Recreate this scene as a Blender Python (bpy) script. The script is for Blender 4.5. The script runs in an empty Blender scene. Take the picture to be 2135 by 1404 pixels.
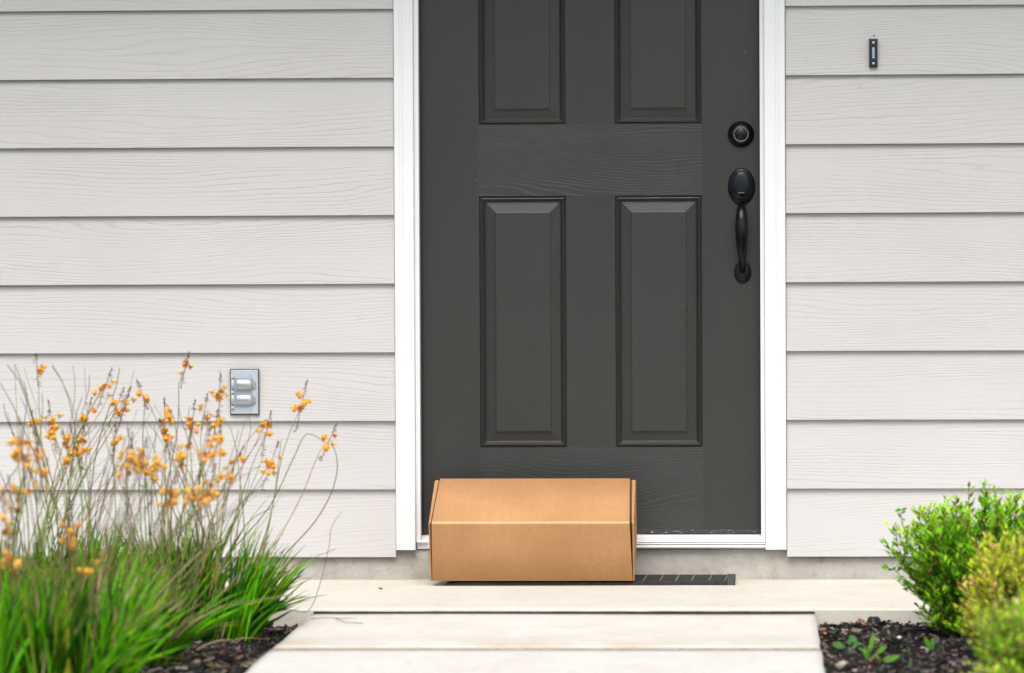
import bpy, bmesh, math, random
from mathutils import Vector, Matrix, noise
R = math.radians
SC = bpy.context.scene
COL = SC.collection

# ------------------------------------------------------------------ camera
FPX, DIST, YAW, PITCH, ROLL, CX, CZ = 9851.18, 12.64276, .0524, -.02657, -.00479, .45214, .98637
_f = Vector((-math.sin(YAW)*math.cos(PITCH), math.cos(YAW)*math.cos(PITCH), math.sin(PITCH)))
_r0 = Vector((math.cos(YAW), math.sin(YAW), 0)); _u0 = _r0.cross(_f)
_c, _s = math.cos(ROLL), math.sin(ROLL)
CR = _c*_r0 + _s*_u0; CU = _c*_u0 - _s*_r0; CF = _f
CP = Vector((CX, -DIST, CZ))
cam_d = bpy.data.cameras.new('camera'); cam = bpy.data.objects.new('camera', cam_d); COL.objects.link(cam)
m = Matrix((CR, CU, -CF)).transposed().to_4x4(); m.translation = CP
cam.matrix_world = m
cam_d.sensor_width = 36; cam_d.lens = FPX/2135*36; cam_d.clip_start = .1; cam_d.clip_end = 2000
cam_d.dof.use_dof = True; cam_d.dof.focus_distance = 12.5; cam_d.dof.aperture_fstop = 3.3
SC.camera = cam
# ------------------------------------------------------------------ light
w = bpy.data.worlds.new('World'); SC.world = w; w.use_nodes = True
wn = w.node_tree.nodes; bg = wn['Background']
sky = wn.new('ShaderNodeTexSky'); sky.sky_type = 'NISHITA'; sky.sun_disc = False
SUN_EL, SUN_AZ = R(55), R(-12)     # azimuth measured from straight behind the camera
sky.sun_elevation = SUN_EL; sky.sun_rotation = math.pi + SUN_AZ
sky.air_density = 1.0; sky.dust_density = 3.2; sky.ozone_density = 1.0
w.node_tree.links.new(sky.outputs[0], bg.inputs[0]); bg.inputs[1].default_value = .15
sd = bpy.data.lights.new('sun', 'SUN'); sun = bpy.data.objects.new('sun', sd); COL.objects.link(sun)
sd.energy = 1.7; sd.angle = R(36); sd.color = (1, .965, .92)
sdir = Vector((math.sin(SUN_AZ)*math.cos(SUN_EL), -math.cos(SUN_AZ)*math.cos(SUN_EL), math.sin(SUN_EL)))
sun.rotation_euler = sdir.to_track_quat('Z', 'Y').to_euler(); sun.location = (0, -6, 8)
SC.view_settings.view_transform = 'Standard'; SC.view_settings.look = 'None'
SC.view_settings.gamma = 1; SC.view_settings.exposure = .60
SC.render.engine = 'CYCLES'
SC.cycles.max_bounces = 8; SC.cycles.diffuse_bounces = 4

# ------------------------------------------------------------------ helpers
def ray(px, py): return CR*(px-1067.5)/FPX - CU*(py-702)/FPX + CF
def at(px, py, Y=0.0):
    d = ray(px, py); t = (Y+DIST)/d.y; return CP + d*t
def gnd(px, py, Z=0.0):
    d = ray(px, py); t = (Z-CZ)/d.z; return CP + d*t

def tag(o, label=None, cat=None, group=None, kind=None):
    if label: o['label'] = label
    if cat: o['category'] = cat
    if group: o['group'] = group
    if kind: o['kind'] = kind
    return o
def empty(name, loc=(0, 0, 0)):
    o = bpy.data.objects.new(name, None); o.empty_display_size = .05; COL.objects.link(o); o.location = loc; return o
def link(name, bm, mats, parent=None, smooth=False, bevel=0, recalc=True):
    if recalc: bmesh.ops.recalc_face_normals(bm, faces=bm.faces)
    me = bpy.data.meshes.new(name); bm.to_mesh(me); bm.free()
    for mt in (mats if isinstance(mats, (list, tuple)) else [mats]): me.materials.append(mt)
    if smooth: me.polygons.foreach_set('use_smooth', [True]*len(me.polygons))
    o = bpy.data.objects.new(name, me); COL.objects.link(o)
    if parent is not None:
        o.parent = parent
        o.matrix_parent_inverse = parent_world(parent).inverted()
    if bevel:
        b = o.modifiers.new('bevel', 'BEVEL'); b.width = bevel; b.segments = 2; b.limit_method = 'ANGLE'; b.angle_limit = R(40)
    return o
def parent_world(p):
    mt = Matrix.LocRotScale(p.location, p.rotation_euler, p.scale)
    if p.parent: mt = parent_world(p.parent) @ p.matrix_parent_inverse @ mt
    return mt
def box(bm, x0, x1, y0, y1, z0, z1, mi=0):
    v = [bm.verts.new(p) for p in ((x0,y0,z0),(x1,y0,z0),(x1,y1,z0),(x0,y1,z0),(x0,y0,z1),(x1,y0,z1),(x1,y1,z1),(x0,y1,z1))]
    fs = []
    for q in ((0,1,5,4),(1,2,6,5),(2,3,7,6),(3,0,4,7),(4,5,6,7),(3,2,1,0)):
        f = bm.faces.new([v[i] for i in q]); f.material_index = mi; fs.append(f)
    return v, fs
def tube(bm, pts, rad, n=8, cap=True, ez=None, mi=0, smooth=True):
    """tube along pts; rad may be float or (a,b) per point"""
    rings = []; N = len(pts); prev = None
    for i, p in enumerate(pts):
        t = (pts[min(i+1, N-1)] - pts[max(i-1, 0)]).normalized()
        if prev is None:
            a = Vector((1, 0, 0)) if abs(t.x) < .9 else Vector((0, 1, 0))
        else: a = prev
        a = (a - t*a.dot(t)).normalized(); b = t.cross(a); prev = a
        r = rad[i]; ra, rb = (r, r) if not isinstance(r, tuple) else r
        rings.append([bm.verts.new(p + a*ra*math.cos(2*math.pi*k/n) + b*rb*math.sin(2*math.pi*k/n)) for k in range(n)])
    fs = []
    for i in range(N-1):
        for k in range(n):
            fs.append(bm.faces.new((rings[i][k], rings[i][(k+1) % n], rings[i+1][(k+1) % n], rings[i+1][k])))
    if cap:
        fs.append(bm.faces.new(rings[0][::-1])); fs.append(bm.faces.new(rings[-1]))
    for f in fs: f.material_index = mi; f.smooth = smooth
    return fs
def lathe_y(bm, c, prof, ax=1.0, az=1.0, n=40, mi=0):
    """discs stacked towards -Y: prof = [(radius, depth toward viewer)]; elliptical scale ax, az"""
    rings = []
    for r, d in prof:
        rings.append([bm.verts.new((c[0]+r*ax*math.cos(2*math.pi*k/n), c[1]-d, c[2]+r*az*math.sin(2*math.pi*k/n))) for k in range(n)])
    for i in range(len(rings)-1):
        for k in range(n):
            f = bm.faces.new((rings[i][k], rings[i][(k+1) % n], rings[i+1][(k+1) % n], rings[i+1][k])); f.material_index = mi; f.smooth = True
    f = bm.faces.new(rings[-1]); f.material_index = mi
def extrude_x(bm, prof, x0, x1, mi=0, caps=True):
    a = [bm.verts.new((x0, y, z)) for y, z in prof]; b = [bm.verts.new((x1, y, z)) for y, z in prof]; n = len(prof)
    fs = [bm.faces.new((a[i], a[(i+1) % n], b[(i+1) % n], b[i])) for i in range(n)]
    if caps: fs += [bm.faces.new(a[::-1]), bm.faces.new(b)]
    for f in fs: f.material_index = mi
    return fs
def extrude_z(bm, prof, z0, z1, mi=0):
    a = [bm.verts.new((x, y, z0)) for x, y in prof]; b = [bm.verts.new((x, y, z1)) for x, y in prof]; n = len(prof)
    fs = [bm.faces.new((a[i], a[(i+1) % n], b[(i+1) % n], b[i])) for i in range(n)]
    fs += [bm.faces.new(a[::-1]), bm.faces.new(b)]
    for f in fs: f.material_index = mi
    return fs

# ------------------------------------------------------------------ materials
class NT:
    def __init__(s, name, rough=.6, spec=.5, metal=0):
        s.m = bpy.data.materials.new(name); s.m.use_nodes = True; s.t = s.m.node_tree
        s.b = s.t.nodes['Principled BSDF']; s.b.inputs['Roughness'].default_value = rough
        s.b.inputs['Specular IOR Level'].default_value = spec; s.b.inputs['Metallic'].default_value = metal
    def n(s, typ, **k):
        nd = s.t.nodes.new(typ)
        for a, v in k.items():
            if hasattr(nd, a): setattr(nd, a, v)
            else: s.put(nd.inputs[a.replace('_', ' ')], v)
        return nd
    def put(s, sock, v):
        if isinstance(v, bpy.types.NodeSocket): s.t.links.new(v, sock)
        else: sock.default_value = v
    def math(s, op, a, b=0.0, c=None):
        nd = s.t.nodes.new('ShaderNodeMath'); nd.operation = op; s.put(nd.inputs[0], a); s.put(nd.inputs[1], b)
        if c is not None: s.put(nd.inputs[2], c)
        return nd.outputs[0]
    def scale(s, vec, sc):
        nd = s.t.nodes.new('ShaderNodeMapping'); s.put(nd.inputs[0], vec); nd.inputs['Scale'].default_value = sc; return nd.outputs[0]
    def noise(s, vec, scale=1, detail=2, rough=.5, dim='3D'):
        nd = s.t.nodes.new('ShaderNodeTexNoise'); s.put(nd.inputs['Vector'], vec); nd.inputs['Scale'].default_value = scale
        nd.inputs['Detail'].default_value = detail; nd.inputs['Roughness'].default_value = rough; return nd.outputs['Fac']
    def mr(s, v, a, b, c=0.0, d=1.0):
        nd = s.t.nodes.new('ShaderNodeMapRange'); s.put(nd.inputs[0], v)
        for i, q in enumerate((a, b, c, d)): s.put(nd.inputs[i+1], q)
        return nd.outputs[0]
    def mix(s, f, a, b, mode='MIX'):
        nd = s.t.nodes.new('ShaderNodeMix'); nd.data_type = 'RGBA'; nd.blend_type = mode
        s.put(nd.inputs[0], f)
        for i, q in ((6, a), (7, b)):
            s.put(nd.inputs[i], q if isinstance(q, bpy.types.NodeSocket) else (*q, 1))
        return nd.outputs[2]
    def bump(s, h, strength=.5, dist=.001):
        nd = s.t.nodes.new('ShaderNodeBump'); s.put(nd.inputs['Height'], h); nd.inputs['Strength'].default_value = strength
        nd.inputs['Distance'].default_value = dist; s.t.links.new(nd.outputs[0], s.b.inputs['Normal'])
    def color(s, c): s.put(s.b.inputs['Base Color'], c if isinstance(c, bpy.types.NodeSocket) else (*c, 1))
    def obj(s): return s.t.nodes.new('ShaderNodeTexCoord').outputs['Object']
    def uv(s): return s.t.nodes.new('ShaderNodeTexCoord').outputs['UV']

def simple(name, col, rough=.5, spec=.5, metal=0, var=.08, vs=30, bump=0, bs=200):
    M = NT(name, rough, spec, metal); o = M.obj(); nz = M.noise(o, vs, 4)
    M.color(M.mix(M.mr(nz, .3, .7), tuple(c*(1-var) for c in col), tuple(min(1, c*(1+var)) for c in col)))
    if bump: M.bump(M.noise(o, bs, 3), bump, .002)
    return M.m
def grain(M, uv, K, A, nu, nv, seed=0.0):
    """embossed grain: contour lines of a stretched field; returns 0..1 groove strength"""
    mp = M.t.nodes.new('ShaderNodeMapping'); M.put(mp.inputs[0], uv); mp.inputs['Scale'].default_value = (nu, nv, 1)
    mp.inputs['Location'].default_value = (seed, seed*.7, 0)
    n1 = M.noise(mp.outputs[0], 1, 1.6, .35)
    sx = M.t.nodes.new('ShaderNodeSeparateXYZ'); M.put(sx.inputs[0], uv)
    wob = M.noise(M.scale(uv, (9, 26, 1)), 1, 2)
    ph = M.math('ADD', M.math('ADD', M.math('MULTIPLY', sx.outputs[1], K), M.math('MULTIPLY', n1, A)), M.math('MULTIPLY', wob, .9))
    fr = M.math('FRACT', ph)
    tri = M.math('ABSOLUTE', M.math('SUBTRACT', M.math('MULTIPLY', fr, 2), 1))   # 1 at line
    line = M.math('POWER', tri, 5.0)
    mask = M.mr(M.noise(M.scale(uv, (1.1, 9, 1)), 1, 2), .32, .62, .22, 1.0)
    brk = M.mr(M.noise(M.scale(uv, (16, 60, 1)), 1, 2), .3, .55, .35, 1.0)
    return M.math('MULTIPLY', M.math('MULTIPLY', line, mask), brk)

def m_siding():
    M = NT('painted_fibre_cement', .55, .35); uv = M.uv(); o = M.obj()
    g = grain(M, uv, 92, 13, 1.0, 7.0, 3.1)
    g2 = grain(M, uv, 205, 20, 1.6, 8, 9.2)
    big = M.noise(o, 1.7, 3); fine = M.noise(M.scale(uv, (14, 150, 1)), 1, 3)
    base = M.mix(M.mr(big, .3, .7), (.505, .497, .482), (.54, .532, .517))
    base = M.mix(M.math('MULTIPLY', fine, .10), base, (.45, .44, .43))
    base = M.mix(M.math('MULTIPLY', g, .38), base, (.33, .28, .24))
    base = M.mix(M.math('MULTIPLY', g2, .14), base, (.38, .35, .33))
    spk = M.mr(M.noise(M.scale(o, (1, 1, .7)), 55, 2, .7), .765, .80, 0, .5)
    base = M.mix(spk, base, (.28, .20, .13))
    M.color(base)
    h = M.math('SUBTRACT', M.math('MULTIPLY', fine, .3), M.math('ADD', g, M.math('MULTIPLY', g2, .4)))
    M.bump(h, .55, .0012); return M.m
def m_door(vertical=False, name='door_paint', lift=1.0):
    M = NT(name, .40, .5); o = M.obj()
    sx = M.t.nodes.new('ShaderNodeSeparateXYZ'); M.put(sx.inputs[0], o)
    cb = M.t.nodes.new('ShaderNodeCombineXYZ')
    M.put(cb.inputs[0], sx.outputs[2 if vertical else 0]); M.put(cb.inputs[1], sx.outputs[0 if vertical else 2])
    uv = cb.outputs[0]
    g = grain(M, uv, 150 if not vertical else 190, 22, 1.5, 7, 5.5)
    fine = M.noise(M.scale(uv, (20, 400, 1)), 1, 2)
    a = .0225*lift
    base = M.mix(M.mr(M.noise(M.scale(o, (1, 1, .35)), 5, 4), .3, .7), (a*.90, a*.90, a*.80), (a*1.12, a*1.12, a*1.0))
    base = M.mix(M.math('MULTIPLY', g, .55 if not vertical else .12), base, (.085, .090, .097))
    base = M.mix(M.math('MULTIPLY', fine, .25), base, (.026, .028, .028))
    sp = M.mr(M.noise(o, 95, 2, .6), .80, .82, 0, .5)
    base = M.mix(sp, base, (.5, .52, .5))
    M.color(base); M.bump(M.math('ADD', g, M.math('MULTIPLY', fine, .5)), .35 if not vertical else .15, .0008); return M.m
def m_concrete(name, c0, c1, stain, rough=.85, joint=None, speck=True, stretch=(1.6, 1.1, 5)):  # joint: Y of a dirty joint
    M = NT(name, rough, .25); o = M.obj()
    n1 = M.noise(o, 4.5, 5, .6); n2 = M.noise(o, 300, 3, .75); n3 = M.noise(M.scale(o, stretch), 2.2, 5, .65)
    base = M.mix(M.mr(n1, .32, .68), c0, c1)
    base = M.mix(M.mr(n3, .5, .75, 0, .42), base, stain)
    base = M.mix(M.mr(n2, .40, .72, 0, .45), base, tuple(c*.5 for c in c0))
    n4 = M.noise(M.scale(o, (1, .6, 1)), 38, 4, .7); base = M.mix(M.mr(n4, .54, .72, 0, .30), base, tuple(c*.6 for c in stain))
    if joint is not None:
        sy = M.t.nodes.new('ShaderNodeSeparateXYZ'); M.put(sy.inputs[0], o)
        d = M.math('SUBTRACT', sy.outputs[1], joint); near = M.math('MULTIPLY', M.mr(d, -.03, .0), M.mr(d, .0, .38, 1, 0))
        dn = M.mr(M.noise(M.scale(o, (3, 2, 1)), 1.6, 5, .65), .38, .68)
        base = M.mix(M.math('MULTIPLY', M.math('MULTIPLY', near, dn), .75), base, (.50, .38, .25))
    if speck: base = M.mix(M.mr(M.noise(o, 70, 2), .76, .80, 0, .5), base, (.22, .13, .08))
    M.color(base); M.bump(M.math('ADD', n2, M.math('MULTIPLY', n1, .5)), .35, .002); return M.m
def m_vcol(name, rough=.5, spec=.4, trans=.0, var=.12, vs=60):
    M = NT(name, rough, spec); a = M.n('ShaderNodeAttribute', attribute_name='Col')
    nz = M.noise(M.obj(), vs, 2)
    c = M.mix(M.mr(nz, .3, .7, 0, var*2), a.outputs['Color'], (.01, .01, .008)); M.color(c)
    if trans:
        tb = M.n('ShaderNodeBsdfTranslucent'); M.put(tb.inputs['Color'], a.outputs['Color'])
        mx = M.n('ShaderNodeMixShader'); mx.inputs[0].default_value = trans
        M.t.links.new(M.b.outputs[0], mx.inputs[1]); M.t.links.new(tb.outputs[0], mx.inputs[2])
        M.t.links.new(mx.outputs[0], M.t.nodes['Material Output'].inputs[0])
    return M.m
def m_kraft(dark=1.0):
    M = NT('kraft_cardboard', .75, .25); o = M.obj()
    f = M.noise(M.scale(o, (60, 60, 160)), 1, 4, .7); f2 = M.noise(o, 420, 2, .8); b = M.noise(o, 6, 3)
    lo = M.noise(M.scale(o, (220, 3, 3)), 1, 2)
    base = M.mix(M.mr(b, .3, .7), (.46*dark, .245*dark, .105*dark), (.55*dark, .305*dark, .138*dark))
    base = M.mix(M.mr(f, .35, .75, 0, .3), base, (.34*dark, .18*dark, .075*dark))
    base = M.mix(M.mr(f2, .5, .8, 0, .3), base, (.30*dark, .15*dark, .06*dark))
    base = M.mix(M.mr(lo, .4, .8, 0, .15), base, (.30*dark, .15*dark, .06*dark))
    base = M.mix(M.mr(M.noise(o, 14, 5, .75),   .52, .74, 0, .22), base, (.29*dark, .145*dark, .060*dark))
    base = M.mix(M.mr(M.noise(o, 170, 3, .8), .48, .70, 0, .38), base, (.33*dark, .18*dark, .075*dark))
    M.color(base); M.bump(M.math('ADD', f, M.math('MULTIPLY', lo, .6)), .15, .001); return M.m
def m_mulch():
    M = NT('mulch_soil', .9, .2); o = M.obj()
    a = M.noise(o, 45, 5, .7); b = M.noise(M.scale(o, (1, 2.5, 1)), 110, 3, .7)
    base = M.mix(M.mr(a, .35, .65), (.008, .006, .005), (.045, .032, .024))
    base = M.mix(M.mr(b, .62, .75, 0, .7), base, (.14, .105, .08)); M.color(base)
    M.bump(M.math('ADD', a, b), 1, .012); return M.m

MAT = dict(
    siding=m_siding(), lap_shade=simple('lap_shade_brown', (.035, .022, .015), .9), trim=simple('white_trim_paint', (.74, .75, .75), .45, .4, var=.02, vs=8, bump=.05, bs=90),
    sill=simple('white_sill', (.80, .80, .79), .4, .5, var=.05, vs=25),
    door_h=m_door(False, 'door_paint_rail', 1.18), door_v=m_door(True, 'door_paint_stile'),
    seal=simple('dark_seal', (.012, .012, .012), .6),
    found=m_concrete('foundation_concrete', (.40, .385, .335), (.54, .525, .475), (.22, .19, .14), stretch=(2.4, 3, 5.5)),
    porch=m_concrete('porch_concrete', (.62, .59, .50), (.68, .655, .58), (.56, .47, .32)),
    path=m_concrete('path_concrete', (.65, .625, .55), (.70, .685, .63), (.56, .48, .34), speck=False, joint=-1.9),
    black=simple('black_metal', (.002, .0024, .0028), .26, .25, var=.2, vs=60), black2=simple('black_metal_face', (.003, .005, .0065), .34, .32, var=.2, vs=40),
    ring=simple('worn_ring', (.16, .17, .17), .35, .5), slot=simple('keyhole', (.003, .003, .003), .8),
    bell=simple('doorbell_plastic', (.006, .009, .014), .4), bellb=simple('doorbell_button', (.27, .40, .48), .35), screw=simple('screw_steel', (.75, .75, .72), .3, .5, .6),
    lidmetal=simple('grey_lid_metal', (.42, .455, .48), .34, .5, .65, var=.05, vs=200), metal=simple('grey_painted_metal', (.40, .455, .50), .45, .5, .1, var=.06, vs=200), gasket=simple('gasket', (.10, .075, .06), .8),
    kraft=m_kraft(), kraft_gap_shade=m_kraft(.22), kraft_edge=simple('kraft_crease', (.60, .36, .17), .6, var=.1, vs=90), rubber=simple('rubber', (.028, .029, .028), .75, .3, var=.35, vs=60, bump=.4, bs=300),
    rubber_edge=simple('rubber_edge', (.055, .058, .054), .7, .3, var=.3, vs=80), grit=simple('tan_grit', (.22, .17, .11), .9, var=.4, vs=300),
    mulch=m_mulch(), chip=m_vcol('mulch_chip', .85, .2, 0, .3, 150), leaf=m_vcol('leaf', .6, .18, .45, .15, 40), blade=m_vcol('blade', .6, .15, .38, .12, 50),
    petal=m_vcol('petal', .6, .2, .3, .05, 40), bark=simple('twig_bark', (.09, .06, .04), .8, var=.4, vs=60),
    lawn=simple('lawn_ground', (.05, .085, .025), .9, .2, var=.5, vs=7), soffit=simple('soffit_paint', (.6, .6, .58), .6),
    shingle=simple('roof_shingle', (.08, .075, .07), .9, var=.4, vs=40), chip_white=simple('chipped_paint', (.55, .58, .58), .7, var=.5, vs=200),
    litter=m_vcol('dry_leaf', .7, .2, .1, .2, 80), drain=simple('black_plastic', (.008, .009, .011), .35),
)
def m_sweep():
    M = NT('door_sweep_paint', .5, .4); o = M.obj()
    n = M.noise(M.scale(o, (60, 60, 260)), 1, 4, .8)
    M.color(M.mix(M.mr(n, .60, .66, 0, .85), (.035, .037, .038), (.50, .56, .56))); M.bump(n, .4, .002); return M.m
MAT['sweep'] = m_sweep()

# ------------------------------------------------------------------ ground
def add_ground():
    bm = bmesh.new()
    v = [bm.verts.new(p) for p in ((-150, -200, -.14), (150, -200, -.14), (150, 60, -.14), (-150, 60, -.14))]; bm.faces.new(v)
    tag(link('ground', bm, MAT['lawn']), kind='structure')
add_ground()
XPL, XPR, YP = -.6585, .5873, -.99
def slab(name, x0, x1, y0, y1, z, mat, seed, h=.14):
    bm = bmesh.new(); nx = 60; ny = 12
    g = [[None]*(ny+1) for _ in range(nx+1)]
    for i in range(nx+1):
        for j in range(ny+1):
            x = x0+(x1-x0)*i/nx; y = y0+(y1-y0)*j/ny; e = 0
            if j in (0, ny) or i in (0, nx): e = -.002
            yy = y + (.003*noise.noise((x*5+seed, 0, 0)) if j in (0, ny) else 0)
            xx = x + (.003*noise.noise((y*5+seed, 3, 0)) if i in (0, nx) else 0)
            g[i][j] = bm.verts.new((xx, yy, z+e+.0015*noise.noise((x*1.5+seed, y*3, 1))))
    for i in range(nx):
        for j in range(ny): bm.faces.new((g[i][j], g[i+1][j], g[i+1][j+1], g[i][j+1])).smooth = True
    rim = [g[i][0] for i in range(nx)] + [g[nx][j] for j in range(ny)] + [g[i][ny] for i in range(nx, 0, -1)] + [g[0][j] for j in range(ny, 0, -1)]
    low = [bm.verts.new((q.co.x, q.co.y, z-h)) for q in rim]; n = len(rim)
    for k in range(n): bm.faces.new((rim[k], low[k], low[(k+1) % n], rim[(k+1) % n]))
    return link(name, bm, mat)
tag(slab('porch_floor', -4.0, 4.0, YP, .03, 0, MAT['porch'], 2), kind='structure')
yj = gnd(1067, 1345, 0).y
bm = bmesh.new(); bm.free()
tag(slab('path', XPL, XPR, yj+.008, YP-.0095, -.0075, MAT['path'], 7), kind='structure')
tag(slab('path', XPL-.004, XPR+.002, yj-1.1, yj-.008, -.0075, MAT['path'], 17), kind='structure')
for k in range(1, 5):
    tag(slab('path', XPL, XPR, yj-1.1*(k+1)+.004, yj-1.1*k-.004, -.010, MAT['path'], 27+k), kind='structure')
# dirt packed in the joints
bm = bmesh.new(); box(bm, XPL+.003, XPR-.003, yj-.017, yj+.017, -.12, -.0082, 0)
tag(link('joint_sand', bm, simple('joint_sand_mat', (.38, .30, .21), .9, var=.4, vs=80)), kind='structure')
bm = bmesh.new(); nn = 90; ra = []
for i in range(nn+1):
    x = XPL+.004+(XPR-XPL-.006)*i/nn; zt = -.0043+.0012*noise.noise((x*16, 1, 1)); yf = YP-.008+.001*noise.noise((x*30, 4, 1))
    ra.append([bm.verts.new((x, YP+.004, -.1)), bm.verts.new((x, YP+.004, zt)), bm.verts.new((x, yf, zt)), bm.verts.new((x, yf, -.1))])
for i in range(nn):
    for k in range(3): bm.faces.new((ra[i][k], ra[i+1][k], ra[i+1][k+1], ra[i][k+1]))
tag(link('joint_filler', bm, simple('joint_filler_mat', (.05, .028, .018), .9, var=.4, vs=80)), kind='structure')

def bed_z(x, y):
    z = -.045
    n = noise.noise((x*2.3, y*2.3, .3))*.016 + noise.noise((x*9, y*9, 5))*.012 + noise.noise((x*30, y*30, 9))*.006
    edge = min(1, max(0, min(abs(x-XPL), abs(x-XPR))/.06)); n = n*(.35+.65*edge)
    rise = .028*max(0, 1-abs(y+1.45)/.45) if x > .9 else 0
    return z + n + rise*min(1, max(0, (x-.85)/.35))
def bed(name, x0, x1, y0, y1):
    bm = bmesh.new(); s = .018; nx = int((x1-x0)/s); ny = int((y1-y0)/s)
    g = [[bm.verts.new((x0+(x1-x0)*i/nx, y0+(y1-y0)*j/ny, bed_z(x0+(x1-x0)*i/nx, y0+(y1-y0)*j/ny))) for j in range(ny+1)] for i in range(nx+1)]
    for i in range(nx):
        for j in range(ny): bm.faces.new((g[i][j], g[i+1][j], g[i+1][j+1], g[i][j+1])).smooth = True
    return tag(link(name, bm, MAT['mulch']), kind='structure')
bed('garden_bed', -2.6, XPL+.002, -4.2, YP+.004)
bed('garden_bed', XPR-.002, 2.4, -4.2, YP+.004)
rng = random.Random(4)
def chips(name, x0, x1, y0, y1, n, skirt=None):
    bm = bmesh.new(); cl = bm.loops.layers.float_color.new('Col')
    for _ in range(n):
        x = rng.uniform(x0, x1); y = rng.uniform(y0, y1)
        big = 1.9 if rng.random() < .10 else 1; L = rng.uniform(.006, .030)*big; W = rng.uniform(.003, .010)*big**.7; H = rng.uniform(.0015, .006)
        q = rng.random()
        if q < .62: c = [k*rng.uniform(.5, 1.6) for k in (.019, .0155, .013)]
        elif q < .88: c = [k*rng.uniform(.6, 1.4) for k in (.105, .086, .070)]
        elif q < .975: c = [k*rng.uniform(.7, 1.3) for k in (.27, .235, .195)]
        else: c = [k*rng.uniform(.7, 1.1) for k in (.42, .36, .28)]
        rot = Matrix.Rotation(rng.uniform(0, 6.28), 3, 'Z') @ Matrix.Rotation(rng.gauss(0, .35), 3, 'Y') @ Matrix.Rotation(rng.gauss(0, .4), 3, 'X')
        p = Vector((x, y, bed_z(x, y)+rng.uniform(-.001, .009)))
        vs = []
        for sx, sy, sz in ((-1,-1,-1),(1,-1,-1),(1,1,-1),(-1,1,-1),(-1,-1,1),(1,-1,1),(1,1,1),(-1,1,1)):
            k = 1 if sx < 0 else rng.uniform(.3, 1)
            vs.append(bm.verts.new(p + rot @ Vector((sx*L/2*rng.uniform(.8, 1.1), sy*W/2*k, sz*H/2))))
        for qd in ((0,1,5,4),(1,2,6,5),(2,3,7,6),(3,0,4,7),(4,5,6,7),(3,2,1,0)):
            f = bm.faces.new([vs[i] for i in qd])
            for l in f.loops: l[cl] = (*c, 1)
    return tag(link(name, bm, MAT['chip'], recalc=False), kind='stuff', label='dark brown shredded bark mulch covering the garden bed', cat='mulch')
o = chips('bark_mulch', -1.75, XPL-.012, -2.7, YP-.01, 8500); o['label'] = 'dark shredded bark mulch in the bed left of the path'
o = chips('bark_mulch', XPR+.012, 1.55, -3.1, YP-.01, 8500); o['label'] = 'dark shredded bark mulch in the bed right of the path'

# ------------------------------------------------------------------ house
house = empty('house', (0, 0, 0))
tag(house, 'light grey lap-sided house front with white door casing and dark grey panelled door', 'house')
xl = -.5238; xr = .5218               # casing outer edges
Z0, EXP = .24074, .18398              # lap line k at Z0 + k*EXP
def siding(x0, x1, seed, last_left):
    bm = bmesh.new(); uvl = bm.loops.layers.uv.new('UVMap'); rg = random.Random(seed)
    lo = Z0-EXP; k = 0
    nseg = 40
    for k in range(-1, 15):
        zb = Z0+k*EXP; zt = zb+EXP+.022
        if k == -1: zb += .002
        ou = rg.uniform(0, 50); ov = rg.uniform(0, 50)
        prof = [(-.0118, zb+.0010), (-.0114, zb), (-.0040, zb), (.0085, zt), (.0010, zt)]
        # front face Y goes from -.0085 at the bottom to +.001 at the top
        rings = []
        for i in range(nseg+1):
            x = x0+(x1-x0)*i/nseg; dz = .0007*noise.noise((x*1.7+ou, k, 0)); dy = .0004*noise.noise((x*3+ou, k, 5))
            rings.append([bm.verts.new((x, y+dy, z+dz)) for y, z in prof])
        for i in range(nseg):
            for a in range(5):
                b = (a+1) % 5
                f = bm.faces.new((rings[i][a], rings[i+1][a], rings[i+1][b], rings[i][b])); f.material_index = 1 if a in (1, 2) else 0  # underside and back coloured dark brown to deepen the lap shadow line
                for l in f.loops: l[uvl].uv = (l.vert.co.x+ou, (l.vert.co.z-zb)+ov)
        for rr in (rings[0], rings[-1]):
            f = bm.faces.new(rr)
            for l in f.loops: l[uvl].uv = (ou, ov)
    return link('siding', bm, [MAT['siding'], MAT['lap_shade']], house)
siding(-4.0, xl-.0015, 11, True)
siding(xr+.0015, 4.0, 23, False)
# sheathing behind the boards and the foundation
bm = bmesh.new(); box(bm, -4, xl+.004, .0095, .12, .055, 3.2); box(bm, xr-.004, 4, .0095, .12, .055, 3.2); box(bm, xl+.004, xr-.004, .0095, .12, 2.13, 3.2)
link('wall', bm, simple('sheathing', (.25, .2, .16), .9), house)
bm = bmesh.new(); zf = .062
for (a, b, z) in ((-4, xl-.01, .066), (xl-.01, xr+.01, .078), (xr+.01, 4, .066)):
    nx = int((b-a)/.02)+1; nz = 8
    g = [[bm.verts.new((a+(b-a)*i/nx, .006+.0022*noise.noise(((a+(b-a)*i/nx)*14, j*.5, 2)), -.14+(z+.14)*j/nz)) for j in range(nz+1)] for i in range(nx+1)]
    for i in range(nx):
        for j in range(nz): bm.faces.new((g[i][j], g[i+1][j], g[i+1][j+1], g[i][j+1])).smooth = True
    tb = [bm.verts.new((g[i][nz].co.x, .2, z)) for i in range(nx+1)]
    for i in range(nx): bm.faces.new((g[i][nz], g[i+1][nz], tb[i+1], tb[i]))
link('foundation', bm, MAT['found'], house)
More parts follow.
